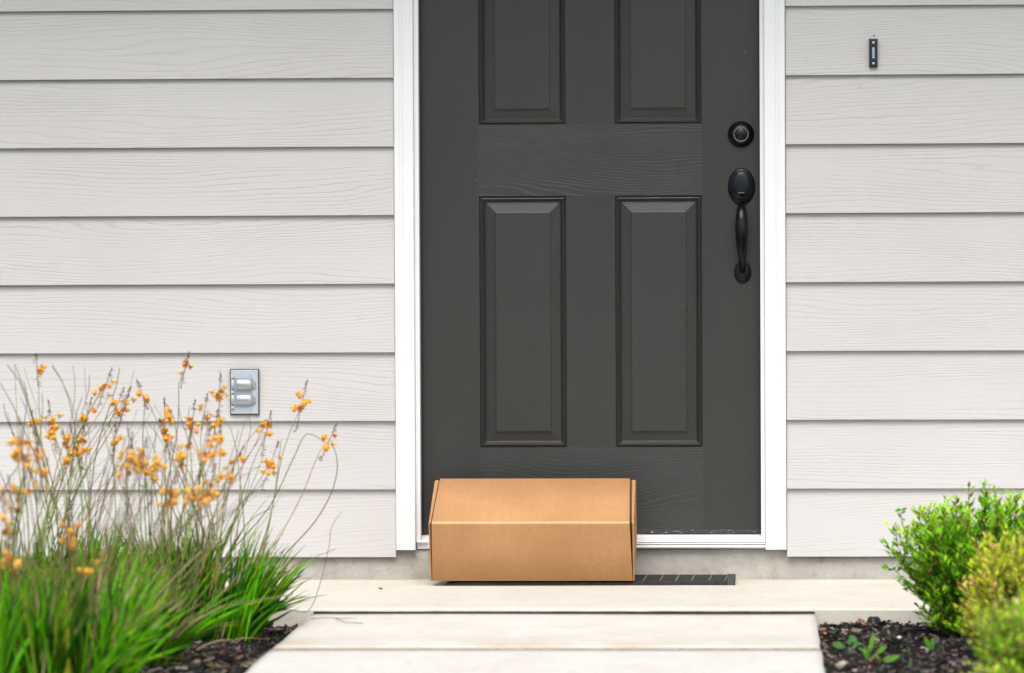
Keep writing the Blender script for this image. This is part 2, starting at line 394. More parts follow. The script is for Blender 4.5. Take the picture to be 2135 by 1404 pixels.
# casings
czb = at(845, 1147, -.016).z; xli = at(866.5, 1100, -.016).x; xri = at(1595.8, 1100, -.016).x
def casing(xa, xb, grooves_near_a):
    """profile in x (outer -> inner) with two shallow grooves near the outer edge"""
    W = abs(xb-xa); s = 1 if xb > xa else -1
    f = -.0185
    pr = [(0, .012), (0, f+.002), (.0015, f), (W*.27, f), (W*.275, f+.0016), (W*.315, f+.0016), (W*.32, f), (W*.42, f), (W*.425, f+.0018), (W*.46, f+.0018), (W*.465, f-.0005), (W-.002, f-.0005), (W, f+.0015), (W, .012)]
    bm = bmesh.new(); extrude_z(bm, [(xa+s*u, y) for u, y in pr], czb, 2.11); return link('door_casing', bm, MAT['trim'], house)
casing(xl, xli, True); casing(xr, xri, True)
bm = bmesh.new(); box(bm, xl, xr, -.0185, .012, 2.1105, 2.165); link('door_casing', bm, MAT['trim'], house, bevel=.001)
# jambs
DY = .047                              # door face
djl = at(877.3, 1100, .0).x; djr = at(1587, 1100, .0).x
zj = at(870, 1131, 0).z
bm = bmesh.new(); box(bm, xli+.0003, djl, -.004, .11, zj, 2.1); link('door_jamb', bm, MAT['trim'], house, bevel=.001)
bm = bmesh.new(); box(bm, djr, xri-.0003, -.004, .11, zj, 2.1); link('door_jamb', bm, MAT['trim'], house, bevel=.001)
bm = bmesh.new(); box(bm, djl+.0005, djr-.0005, -.004, .11, 2.045, 2.1); link('door_jamb', bm, MAT['trim'], house, bevel=.001)
bm = bmesh.new()
box(bm, djl+.0002, djl+.0042, DY-.012, DY+.02, .117, 2.045); box(bm, djr-.0035, djr-.0002, DY-.008, DY+.02, .117, 2.045)
link('weatherstrip', bm, MAT['seal'], house)
# sill
zs_t = at(1450, 1116.5, .03).z; zs1 = at(1450, 1131, -.012).z; zs2 = at(1450, 1135.5, -.014).z; zs3 = at(1450, 1142, -.016).z
bm = bmesh.new()
extrude_x(bm, [(.10, zs_t+.001), (.040, zs_t+.001), (.030, zs_t-.001), (-.008, zs1+.004), (-.012, zs1+.002), (-.012, zs1), (.0, zs1-.0008), (.0, zs3-.004), (.10, zs3-.004)], djl-.010, djr+.010)
extrude_x(bm, [(.001, zs1-.0012), (-.0135, zs1-.0016), (-.0135, zs2+.0005), (-.004, zs2), (-.004, zs2-.0018), (-.016, zs2-.002), (-.0165, zs3), (.001, zs3)], djl+.020, djr+.011)
link('threshold', bm, MAT['sill'], house, bevel=.0006)
# little dirt wad in the sill corner
# unseen soffit and eave roof above the frame, depth set to shade the wall
bm = bmesh.new(); box(bm, -4, 4, -.75, .009, 2.55, 2.59); link('soffit', bm, MAT['soffit'], house)
bm = bmesh.new(); extrude_x(bm, [(-.80, 2.52), (-.80, 2.69), (.5, 3.4), (.5, 3.3), (-.757, 2.595), (-.757, 2.52)], -4.1, 4.1); link('roof', bm, MAT['shingle'], house)
# fine holes / marks on the boards
def hole(px, py, r=.0016):
    p = at(px, py, -.006); bm = bmesh.new(); lathe_y(bm, (p.x, p.y+.003, p.z), [(r, 0), (r, .0052), (r*.6, .0053)], n=12)
    link('nail_hole', bm, MAT['slot'], house, recalc=True)
hole(811, 702, .0018); hole(1822, 74, .0017); hole(1793, 180, .001)

# ------------------------------------------------------------------ door
def zpix(py): return at(1232, py, DY).z
def xpix(px): return at(px, 600, DY).x
door = None
dz0 = at(1232, 1104, DY).z; dz1 = dz0+2.0
dxl, dxr = djl+.0045, djr-.003
X = [dxl, xpix(1000), xpix(1181), xpix(1283), xpix(1464), dxr]
zl0, zl1 = zpix(933), zpix(408.5); zu0 = zpix(259.5); zu1 = zu0+(zl1-zl0); zt0 = zu1+.105; zt1 = zt0+.2
panels = [(X[a], X[a+1], b, c) for a in (1, 3) for b, c in ((zl0, zl1), (zu0, zu1), (zt0, zt1))]
# leaf: stiles, mullions (vertical grain) and rails (horizontal grain)
bm = bmesh.new()
F = DY; B = DY+.04; e = .00004
def fbox(x0, x1, z0, z1, mi, dy=0): box(bm, x0, x1, F+dy, B, z0, z1, mi)
fbox(X[0], X[1]-e, dz0, zt1+.12, 0); fbox(X[4]+e, X[5], dz0, zt1+.12, 0)
for a, b in ((zl0, zl1), (zu0, zu1), (zt0, zt1)): fbox(X[2], X[3], a+e, b-e, 0, .0002)
for a, b in ((dz0, zl0), (zl1, zu0), (zu1, zt0), (zt1, zt1+.12)): fbox(X[1], X[4], a, b, 1)
for o_ in bm.faces: pass
door = link('front_door', bm, [MAT['door_v'], MAT['door_h']], house)
door['label'] = 'dark charcoal grey door with embossed raised panels'
def door_panel(x0, x1, z0, z1):
    bm = bmesh.new()
    prof = [(0, .0), (.0012, .0110), (.0040, .0110), (.0056, .0016), (.0074, .0010), (.0150, .0105), (.0168, .0120), (.0420, .0062), (.0425, .0014), (.0450, .0006)]
    rings = []
    for d, y in prof:
        rings.append([bm.verts.new((a, F+y, b)) for a, b in ((x0+d, z0+d), (x1-d, z0+d), (x1-d, z1-d), (x0+d, z1-d))])
    for i in range(len(rings)-1):
        for k in range(4):
            f = bm.faces.new((rings[i][k], rings[i][(k+1) % 4], rings[i+1][(k+1) % 4], rings[i+1][k])); f.material_index = 1 if k in (0, 2) else 0
    bm.faces.new(rings[-1])
    bk = [bm.verts.new((a, B-.002, b)) for a, b in ((x0, z0), (x1, z0), (x1, z1), (x0, z1))]
    for k in range(4): bm.faces.new((rings[0][k], bk[k], bk[(k+1) % 4], rings[0][(k+1) % 4]))
    bm.faces.new(bk[::-1])
    return link('door_panel', bm, [MAT['door_v'], MAT['door_h']], door, bevel=0)
for p in panels: door_panel(*p)
bm = bmesh.new()
zb = at(1450, 1114, .04).z
extrude_x(bm, [(B, dz0-.0003), (F-.0015, dz0-.0003), (F-.0035, dz0-.002), (F-.0035, zb+.003), (F-.001, zb), (B, zb)], dxl, dxr)
link('door_sweep', bm, MAT['sweep'], door)
# deadbolt
def dpos(px, py, Y=DY): return at(px, py, Y)
c = dpos(1545, 280.5); c.y = DY
bm = bmesh.new(); r = .0355
lathe_y(bm, c, [(r, 0), (r, .003), (r*.95, .0055), (r*.84, .0075), (r*.80, .011), (r*.70, .017), (r*.58, .019)], n=48, mi=0)
lathe_y(bm, (c.x, c.y, c.z), [(r*.56, .0188), (r*.56, .0200), (r*.52, .0202), (r*.50, .0186), (r*.47, .0186)], n=48, mi=1)
lathe_y(bm, (c.x, c.y, c.z), [(r*.47, .0187), (r*.46, .0192), (r*.30, .0192), (r*.26, .0200), (r*.1, .0204)], n=48, mi=2)
box(bm, c.x-.0012, c.x+.0012, c.y-.0212, c.y-.018, c.z-.006, c.z+.004, 3)
link('deadbolt', bm, [MAT['black'], MAT['ring'], MAT['black2'], MAT['slot']], door)
# handle plates
c1 = dpos(1546, 389.5); c1.y = DY
bm = bmesh.new(); a, b = .0365, .0500
lathe_y(bm, c1, [(1, 0), (1, .0025), (.965, .0050), (.90, .0065), (.76, .0085)], a, b, 56, 0)
c1b = (c1.x, c1.y, c1.z+.003)
lathe_y(bm, c1b, [(1, .0078), (.985, .010), (.90, .0125), (.6, .0150), (.25, .0160)], a*.74, b*.80, 56, 1)
link('handle_plate', bm, [MAT['black'], MAT['black2']], door)
c2 = dpos(1548.5, 568); c2.y = DY
bm = bmesh.new(); lathe_y(bm, c2, [(1, 0), (1, .0025), (.95, .0045), (.82, .0058)], .0232, .0300, 48, 0)
lathe_y(bm, (c2.x, c2.y, c2.z-.001), [(1, .0055), (.95, .0075), (.7, .0095), (.3, .0105)], .0178, .0235, 48, 1)
link('handle_plate', bm, [MAT['black'], MAT['black2']], door)
# grip
bm = bmesh.new()
gp = [(1546, 424, .006, .006), (1546, 428, .018, .009), (1546, 438, .032, .0125), (1546, 455, .041, .0155), (1546, 475, .046, .0168), (1546.3, 495, .047, .0160), (1546.8, 515, .045, .0138), (1547.3, 532, .040, .0112), (1547.6, 545, .034, .0092), (1548, 555, .025, .0082), (1548, 562, .014, .0085), (1548, 566, .006, .0090)]
pts = []; rad = []
for i in range(len(gp)-1):
    for s in range(4):
        t = s/4; A0, A1 = gp[i], gp[i+1]; q = [A0[k]+(A1[k]-A0[k])*t for k in range(4)]
        p = at(q[0], q[1], DY); pts.append(Vector((p.x, DY-q[2], p.z))); rad.append((q[3], q[3]*.8))
p = at(1548, 566, DY); pts.append(Vector((p.x, DY-.006, p.z))); rad.append((.009, .0072))
for _ in range(2): pts = [pts[0]]+[(pts[i-1]+pts[i]*2+pts[i+1])/4 for i in range(1, len(pts)-1)]+[pts[-1]]
tube(bm, pts, rad, 24)
link('grip', bm, MAT['black'], door, smooth=True)
# thumb latch
q = dpos(1545.5, 403, DY-.015); bm = bmesh.new()
tp = []
for i in range(9):
    t = (i-4)/4; tp.append((q.x+t*.0090, q.z+.0022*abs(t)**1.5))
top = [bm.verts.new((x, DY-.015, z+.002)) for x, z in tp]; frt = [bm.verts.new((x*.97+q.x*.03, DY-.027, z+.0012)) for x, z in tp]
bot = [bm.verts.new((x, DY-.026, z-.0010)) for x, z in tp]; bt2 = [bm.verts.new((q.x+(x-q.x)*.35, DY-.015, z-.010)) for x, z in tp]
for i in range(8):
    for A, Bq in ((top, frt), (frt, bot), (bot, bt2)):
        f = bm.faces.new((A[i], A[i+1], Bq[i+1], Bq[i])); f.material_index = 1 if A is frt else 0
link('thumb_latch', bm, [MAT['black'], MAT['ring']], door)

# ------------------------------------------------------------------ doorbell
pa = at(1812, 83, -.012); pb = at(1829.5, 141, -.012); cx = (pa.x+pb.x)/2; cz = (pa.z+pb.z)/2; hw = (pb.x-pa.x)/2; hh = (pa.z-pb.z)/2
bell = empty('doorbell', (cx, -.006, cz)); tag(bell, 'narrow black doorbell with pale blue button and two screws, on the right siding', 'doorbell')
bm = bmesh.new()
extrude_x(bm, [(.0, cz-hh), (-.013, cz-hh), (-.019, cz-hh+.006), (-.019, cz+hh-.004), (-.012, cz+hh), (.0, cz+hh)], cx-hw, cx+hw)
link('housing', bm, MAT['bell'], bell, bevel=.0012)
bm = bmesh.new(); bw = .0033; bh = .0145; box(bm, cx-bw, cx+bw, -.0210, -.0188, cz-bh+.001, cz+bh+.001); link('button', bm, MAT['bellb'], bell, bevel=.0005)
for s in (1, -1):
    bm = bmesh.new(); lathe_y(bm, (cx, -.0188, cz+s*.0275+.001), [(.0032, 0), (.003, .0012), (.0018, .0018), (.0009, .0019)], n=20); link('screw', bm, MAT['screw'], bell)
bm = bmesh.new(); box(bm, cx-hw-.001, cx+hw+.001, -.0065, .0, cz+hh-.001, cz+hh+.0025); link('gasket', bm, MAT['gasket'], bell)

# ------------------------------------------------------------------ outlet cover
def opx(px, py, Y=-.008): return at(px, py, Y)
out = empty('outlet_cover', opx(511, 864)); tag(out, 'grey metal weatherproof outlet cover with two flip lids on the left siding', 'outlet cover')
pa = opx(481, 770.5); pb = opx(540.5, 864)
bm = bmesh.new(); box(bm, pa.x-.0012, pb.x+.0012, -.0078, .0, pb.z-.0016, pa.z+.0012); link('gasket', bm, MAT['gasket'], out)
bm = bmesh.new(); box(bm, pa.x+.0015, pb.x-.0015, -.0125, -.0079, pb.z+.0018, pa.z-.0012); link('cover_plate', bm, MAT['metal'], out, bevel=.0012)
def flip(py0, py1):
    zt = opx(500, py0).z; zb2 = opx(500, py1).z; zc = (zt+zb2)/2; h = (zt-zb2)/2
    xa = opx(490.5, 800).x; xb = opx(533, 800).x; xm = opx(493.5, 800).x
    lid_bm = bmesh.new()
    # rim with chamfered corners
    for (k, yy0, yy1, xe) in ((1.12, -.0126, -.0150, xb),):
        prf = [(xa, -h*k), (xe-.009, -h*k), (xe-.002, -h*.55), (xe-.002, h*.55), (xe-.009, h*k), (xa, h*k)]
        A0 = [lid_bm.verts.new((x, yy0, zc+z)) for x, z in prf]; A1 = [lid_bm.verts.new((x, yy1, zc+z)) for x, z in prf]
        for i in range(6): lid_bm.faces.new((A0[i], A0[(i+1) % 6], A1[(i+1) % 6], A1[i]))
        lid_bm.faces.new(A1)
    # barrel dome
    n = 14; rows = []
    for j, (x, k) in enumerate(((xm+.0, .0), (xm+.0012, .9), (xm+.004, 1.0), (xb-.014, 1.0), (xb-.008, .80), (xb-.0055, .55), (xb-.005, .0))):
        row = []
        for i in range(n+1):
            a = math.pi*i/n; kk = 1 if j < 4 else (1, .85, .6, .55)[j-3]
            row.append(lid_bm.verts.new((x, -.0149-.0125*math.sin(a)*max(k, .02), zc+h*.93*math.cos(a)*kk)))
        rows.append(row)
    for j in range(len(rows)-1):
        for i in range(n):
            f = lid_bm.faces.new((rows[j][i], rows[j+1][i], rows[j+1][i+1], rows[j][i+1])); f.smooth = True
    # pull tab
    box(lid_bm, xb-.0058, xb+.0012, -.0185, -.0135, zc-h*.52, zc+h*.45)
    l = link('flip_lid', lid_bm, MAT['lidmetal'], out)
    bm = bmesh.new(); hx = opx(486.5, 800).x
    tube(bm, [Vector((hx, -.0165, zc-h*.82)), Vector((hx, -.0165, zc+h*.82))], [.0040, .0040], 16, mi=0)
    box(bm, hx, xa+.0005, -.0158, -.0140, zc-h*.8, zc+h*.8)
    link('hinge', bm, MAT['metal'], l)
flip(789, 814); flip(820.5, 845.5)
for py in (785.5, 817, 849):
    p = opx(486.5, py); bm = bmesh.new(); box(bm, p.x-.0046, p.x+.0046, -.0190, -.0126, p.z-.0038, p.z+.0034); link('hinge_lug', bm, MAT['metal'], out, bevel=.0008)
for py in (781, 853.5):
    p = opx(524, py); bm = bmesh.new(); lathe_y(bm, (p.x, -.0125, p.z), [(.0034, 0), (.0031, .0009), (.001, .0013)], n=20); link('screw', bm, MAT['metal'], out)

out.location.y -= .009; bell.location.y -= .006
# ------------------------------------------------------------------ doormat
ml = gnd(927, 1221.5, 0); mr_ = gnd(1533, 1221, 0); YF = (ml.y+mr_.y)/2; YB = -.012; MZ = .0115
mat_o = empty('doormat', ((ml.x+mr_.x)/2, (YF+YB)/2, 0)); tag(mat_o, 'thin black rubber doormat under the cardboard box at the doorstep', 'doormat')
bm = bmesh.new()
xe = mr_.x-.022
extrude_x(bm, [(YF, .0005), (YF, .0075), (YF+.006, MZ), (YB, MZ), (YB, .0005)], ml.x+.028, xe)
v = extrude_x(bm, [(YF, .0005), (YF, .0060), (YF+.008, MZ-.001), (YB, MZ-.001), (YB, .0005)], ml.x, ml.x+.0279)
for f in v:
    for q in f.verts:
        if abs(q.co.x-ml.x) < 1e-6 and q.co.z > .003: q.co.x += .016; 
link('mat_body', bm, MAT['rubber'], mat_o)
bm = bmesh.new(); extrude_x(bm, [(YF, .0005), (YF, .0078), (YF+.006, MZ+.0015), (YB, MZ+.0015), (YB, .0005)], xe+.0004, mr_.x); link('mat_border', bm, MAT['rubber_edge'], mat_o, bevel=.001)
x = xe-.008
while x > ml.x+.06:
    y0 = YF+.02; sk = .006; jt = rng.uniform(-.002, .002); wd = rng.uniform(.0024, .0038); y1 = YB-.02
    bm = bmesh.new()
    vs = [bm.verts.new(p) for p in ((x+jt, y0, MZ+.0006), (x+jt+wd, y0, MZ+.0006), (x+jt+wd+sk, y1, MZ+.0006), (x+jt+sk, y1, MZ+.0006))]
    lo_ = [bm.verts.new((q.co.x, q.co.y, MZ-.001)) for q in vs]
    bm.faces.new(vs)
    for a in range(4): bm.faces.new((vs[a], lo_[a], lo_[(a+1) % 4], vs[(a+1) % 4]))
    link('mat_groove', bm, MAT['grit'], mat_o)
    x -= .0425

# ------------------------------------------------------------------ cardboard box (front edge on the mat, back edge propped on the sill)
bl = gnd(897.5, 1213, MZ); br = gnd(1323.5, 1211.5, MZ); W = br.x-bl.x; H = .1710; D = .272; TILT = R(22)
cb = empty('cardboard_box', ((bl.x+br.x)/2, (bl.y+br.y)/2-.008, MZ+.0004)); cb.rotation_euler = (TILT, 0, 0)
tag(cb, 'closed brown cardboard mailer box propped against the doorstep on the doormat', 'box')
CBM = Matrix.LocRotScale(cb.location, cb.rotation_euler, None)
def clink(name, bm, mats, bevel=0, seg=2):
    bm.transform(CBM); return link(name, bm, mats, cb, bevel=bevel)
bm = bmesh.new(); box(bm, -W/2+.0045, W/2-.0085, .0035, D, .001, H-.0045); clink('body', bm, MAT['kraft_gap_shade'], .001)  # body kraft darkened so the gaps beside the lid look shaded
# lid: top panel and front panel in one bent sheet with a soft crease
bm = bmesh.new()
def sheet(xa0, xb0, xa1, xb1, xa2, xb2):
    path = [(0.0, .0012, 0), (0, H*.5, .5), (0, H-.006, .96), (.0006, H-.0025, 1), (.0028, H-.0004, 1), (.007, H, 1.03), (D*.5, H+.0012, 1.5), (D, H, 2)]
    nx = 16; outer = []; inner = []
    for y, z, t in path:
        if t <= 1: xa = xa0+(xa1-xa0)*t; xb = xb0+(xb1-xb0)*t
        else: xa = xa1+(xa2-xa1)*(t-1); xb = xb1+(xb2-xb1)*(t-1)
        ro = []; ri = []
        for i in range(nx+1):
            x = xa+(xb-xa)*i/nx; wob = .0009*noise.noise((x*7, t*2, 3))
            d = Vector((0, 1, 0)) if t < .98 else (Vector((0, .7, -.7)) if t <= 1 else Vector((0, 0, -1)))
            p = Vector((x, y, z)) - d*wob; ro.append(bm.verts.new(p)); ri.append(bm.verts.new(p+d*.0028))
        outer.append(ro); inner.append(ri)
    n = len(path)
    for j in range(n-1):
        for i in range(nx):
            f = bm.faces.new((outer[j][i], outer[j][i+1], outer[j+1][i+1], outer[j+1][i])); f.smooth = True; f.material_index = 1 if j in (3, 4) else 0
            f = bm.faces.new((inner[j][i+1], inner[j][i], inner[j+1][i], inner[j+1][i+1])); f.smooth = True
        for i, s in ((0, 0), (nx, 1)):
            bm.faces.new((outer[j][i], inner[j][i], inner[j+1][i], outer[j+1][i]))
    for j in (0, n-1):
        for i in range(nx): bm.faces.new((outer[j][i], outer[j][i+1], inner[j][i+1], inner[j][i]))
sheet(-W/2+.0048, W/2-.0052, -W/2+.0080, W/2-.0110, -W/2+.0140, W/2-.0165)
lid = clink('lid', bm, [MAT['kraft'], MAT['kraft_edge']])
b_ = lid.modifiers.new('edge', 'BEVEL'); b_.width = .0005; b_.segments = 1; b_.limit_method = 'ANGLE'; b_.angle_limit = R(60)
for s in (-1, 1):
    bm = bmesh.new(); t = .0030
    x1 = s*W/2
    # side wall folded over: two plies with a rounded top fold
    prof = []
    wf, wb = (.0028, .0115) if s < 0 else (.0030, .0110)
    secs = []
    for (y, wd, zt) in ((.0012, wf, H-.0035), (.010, .0060, H+.0004), (D*.5, (.0060+wb)/2, H+.0012), (D-.012, wb, H+.0006), (D-.001, wb, H-.007)):
        r2 = min(wd/2, .0035)
        ring = [(x1, 0.001), (x1, zt-r2), (x1-s*r2*.3, zt-r2*.3), (x1-s*r2, zt), (x1-s*(wd-r2*.6), zt), (x1-s*wd, zt-r2*.5), (x1-s*wd, 0.001)]
        secs.append([bm.verts.new((x, y, z)) for x, z in ring])
    for j in range(len(secs)-1):
        for i in range(7): 
            f = bm.faces.new((secs[j][i], secs[j][(i+1) % 7], secs[j+1][(i+1) % 7], secs[j+1][i])); f.smooth = False
    bm.faces.new(secs[0]); bm.faces.new(secs[-1][::-1])
    clink('side_flap', bm, MAT['kraft'], .0006)

# ------------------------------------------------------------------ plants
def vquad(bm, cl, vs, col, mi=0):
    f = bm.faces.new(vs); f.smooth = True; f.material_index = mi
    for l in f.loops: l[cl] = (*col, 1)
    return f
def bez(p0, p1, p2, p3, t):
    s = 1-t; return p0*s**3 + p1*3*s*s*t + p2*3*s*t*t + p3*t**3
def vtube(bm, cl, pts, rad, cols, n=3):
    rings = []; N = len(pts); prev = Vector((.6, .5, .2))
    for i, p in enumerate(pts):
        t = (pts[min(i+1, N-1)]-pts[max(i-1, 0)]).normalized(); a = (prev-t*prev.dot(t)).normalized(); b = t.cross(a); prev = a
        rings.append([bm.verts.new(p+a*rad[i]*math.cos(6.2832*k/n)+b*rad[i]*math.sin(6.2832*k/n)) for k in range(n)])
    for i in range(N-1):
        for k in range(n): vquad(bm, cl, (rings[i][k], rings[i][(k+1) % n], rings[i+1][(k+1) % n], rings[i+1][k]), cols[i])
def jit(c, r, a=.45):
    k = r.uniform(1-a, 1+a); return (min(1, c[0]*k*r.uniform(.9, 1.1)), min(1, c[1]*k*r.uniform(.95, 1.05)), c[2]*k*r.uniform(.85, 1.15))
G_BR = (.17, .52, .010); G_DK = (.045, .22, .008); G_YE = (.46, .54, .05); G_DRY = (.58, .47, .24); G_BRN = (.12, .075, .055)
def clump_foliage(root, c, rad, n, L0, L1, spread, lean, mixw, seed):
    r = random.Random(seed); bm = bmesh.new(); cl = bm.loops.layers.float_color.new('Col')
    tufts = []
    for _ in range(34):
        u0 = r.random(); k0 = r.uniform(.45, 1.45)
        tufts.append((r.uniform(0, 6.2832), math.sqrt(r.random())*rad, Vector((r.gauss(0, .22), r.gauss(0, .2), 0)), r.uniform(.78, 1.1), u0, k0))
    for _ in range(n):
        ta, tq, tl, tL, tu, tk = tufts[r.randrange(34)]
        a = ta+r.gauss(0, .12); q = max(0, min(rad*1.1, tq+r.gauss(0, .012)))
        b = Vector((c.x+q*math.cos(a), c.y+q*math.sin(a)*.8, 0)); b.z = bed_z(b.x, b.y)-.005
        ou = Vector((math.cos(a)*q/rad, math.sin(a)*q/rad, 0))*spread + Vector((r.gauss(0, .17), r.gauss(0, .17), 0)) + tl + lean
        L = r.uniform(L0, L1)*tL; tilt = min(1.25, ou.length); d = ou.normalized() if ou.length > 1e-4 else Vector((1, 0, 0))
        pts = []; rd = []; p = b.copy(); ns = 5; w0 = r.uniform(.0032, .0072)
        for i in range(ns+1):
            t = i/ns; pts.append(p.copy()); rd.append(w0*(1-t**1.8)*.95+.0003)
            ang = tilt*(.55+.75*t*r.uniform(.6, 1.2)); p = p + (Vector((0, 0, 1))*math.cos(ang)+d*math.sin(ang))*L/ns
        u = r.random() if r.random() < .5 else tu
        col = jit(G_BR, r) if u < mixw[0] else jit(G_DK, r) if u < mixw[1] else jit(G_YE, r) if u < mixw[2] else jit(G_DRY, r)
        col = tuple(x*tk for x in col)
        tipc = jit(G_DRY, r) if r.random() < .12 else jit(G_YE, r) if r.random() < .25 else col
        vtube(bm, cl, pts, rd, [col]*(ns-1)+[tipc], 3)
    for _ in range(n//5):
        a = r.uniform(0, 6.2832); q = rad*r.uniform(.3, 1.25); b = Vector((c.x+q*math.cos(a), c.y+q*math.sin(a)*.8, 0)); b.z = bed_z(b.x, b.y)+.004
        if b.x > XPL-.02 or b.y > YP-.05: continue
        d = Vector((r.gauss(0, 1), r.gauss(0, 1), 0)).normalized(); L = r.uniform(.05, .18); up = r.uniform(.0, .5)
        pts = [b+d*L*t+Vector((0, 0, L*up*t*(1-t*.7))) for t in (0, .35, .7, 1)]
        if pts[-1].x > XPL-.01: continue
        vtube(bm, cl, pts, [.0016, .0018, .0013, .0004], [jit(G_DRY if r.random() < .6 else G_BRN, r)]*4, 3)
    return link('foliage', bm, MAT['blade'], root, recalc=False)
def flower_head(stalk, p, d, size, nfl, r, pale=0):
    """raceme: brown bud tip, star flowers with yellow centres on short pink stalks"""
    bm = bmesh.new(); cl = bm.loops.layers.float_color.new('Col'); d = d.normalized()
    vtube(bm, cl, [p-d*size*1.15, p, p+d*size*.85], [.0013, .0012, .0006], [jit((.25, .20, .07), r)]*3, 4)
    # bud cone
    for _ in range(int(10+size*250)):
        t = r.random(); q = p+d*(size*(.38+.55*t))+Vector((r.gauss(0, 1), r.gauss(0, 1), r.gauss(0, 1)))*.0028*(1.2-t)
        s = r.uniform(.0014, .0026); c = jit((.22, .10, .03), r) if r.random() < .7 else jit((.18, .16, .03), r)
        a = [bm.verts.new(q+Vector(o)*s) for o in ((1, 0, -.5), (-.5, .9, -.5), (-.5, -.9, -.5), (0, 0, 1.2))]
        for tri in ((0, 1, 3), (1, 2, 3), (2, 0, 3), (0, 2, 1)): vquad(bm, cl, [a[i] for i in tri], c)
    for k in range(nfl):
        a = r.uniform(0, 6.2832); hgt = r.uniform(-.55, .30)*size
        o = Vector((math.cos(a), math.sin(a), r.uniform(-.1, .4))); base = p+d*hgt
        rr = r.uniform(.010, .020)*(size/.05)**.5
        fc = base+o*rr
        vtube(bm, cl, [base, base.lerp(fc, .5)+Vector((0, 0, .001)), fc], [.0006]*3, [jit((.35, .13, .06), r)]*3, 3)
        fn = (o+Vector((0, -.5, .1))).normalized(); ax = fn.orthogonal().normalized(); bx = fn.cross(ax); ps = r.uniform(.0084, .0118)
        oc = jit((.95, .32, .03) if not pale else (.97, .40, .11), r, .12) if r.random() < .6 else jit((.97, .45, .04) if not pale else (.98, .53, .18), r, .1)
        ctr = bm.verts.new(fc)
        for i in range(6):
            t0 = i*math.pi/3; dr = ax*math.cos(t0)+bx*math.sin(t0); sd = fn.cross(dr)
            m1 = bm.verts.new(fc+dr*ps*.55+sd*ps*.30-fn*ps*.1); m2 = bm.verts.new(fc+dr*ps*.55-sd*ps*.30-fn*ps*.1); tp = bm.verts.new(fc+dr*ps-fn*ps*.35)
            vquad(bm, cl, (ctr, m1, tp, m2), oc)
        yc = jit((.98, .66, .06), r, .08); s = ps*.55; q = fc+fn*ps*.35
        vs = [bm.verts.new(q+v*s) for v in (ax, bx, -ax, -bx, fn*1.1, -fn)]
        for i in range(4):
            vquad(bm, cl, (vs[i], vs[(i+1) % 4], vs[4]), yc); vquad(bm, cl, (vs[(i+1) % 4], vs[i], vs[5]), yc)
    for k in range(5):   # spent pink pods hanging below
        a = r.uniform(0, 6.28); base = p-d*size*r.uniform(.5, 1.1); fc = base+Vector((math.cos(a)*.009, math.sin(a)*.009, -.004))
        vtube(bm, cl, [base, fc], [.0006, .0011], [jit((.42, .13, .07), r)]*2, 3)
    return link('flower_head', bm, MAT['petal'], stalk, recalc=False)
def stalk(root, base, tip, r, kind='green', bend=None, name='flower_stalk', rad=.0016):
    bm = bmesh.new(); cl = bm.loops.layers.float_color.new('Col'); n = 12
    L = (tip-base).length; h = tip-base
    p1 = base+Vector((h.x*.12+r.gauss(0, .015), h.y*.2, h.z*.38)); p2 = base+Vector((h.x*.62+r.gauss(0, .018), h.y*.6, h.z*.78))
    if bend is not None: p2 = p2+bend
    pts = [bez(base, p1, p2, tip, i/n) for i in range(n+1)]
    w1 = r.uniform(.002, .006); ph = r.uniform(0, 6); 
    for i in range(1, n): pts[i] = pts[i]+Vector((math.sin(i*.9+ph), math.cos(i*.8+ph), 0))*w1*(.4+i/n)*(1.2 if kind != 'green' else .5)
    if kind == 'green': c0 = jit((.24, .44, .05), r); c1 = jit((.34, .40, .11), r)
    elif kind == 'brown': c0 = jit((.46, .36, .18), r); c1 = jit((.42, .27, .16), r)
    else: c0 = jit((.32, .30, .15), r); c1 = jit((.36, .28, .20), r)
    cols = [tuple(c0[k]+(c1[k]-c0[k])*i/n for k in range(3)) for i in range(n+1)]
    vtube(bm, cl, pts, [rad*(1.15-.65*i/n) for i in range(n+1)], cols, 4)
    return link(name, bm, MAT['blade'], root, recalc=False), (pts[-1]-pts[-2]).normalized()
GRP = 'orange flowering clumps left of the path'
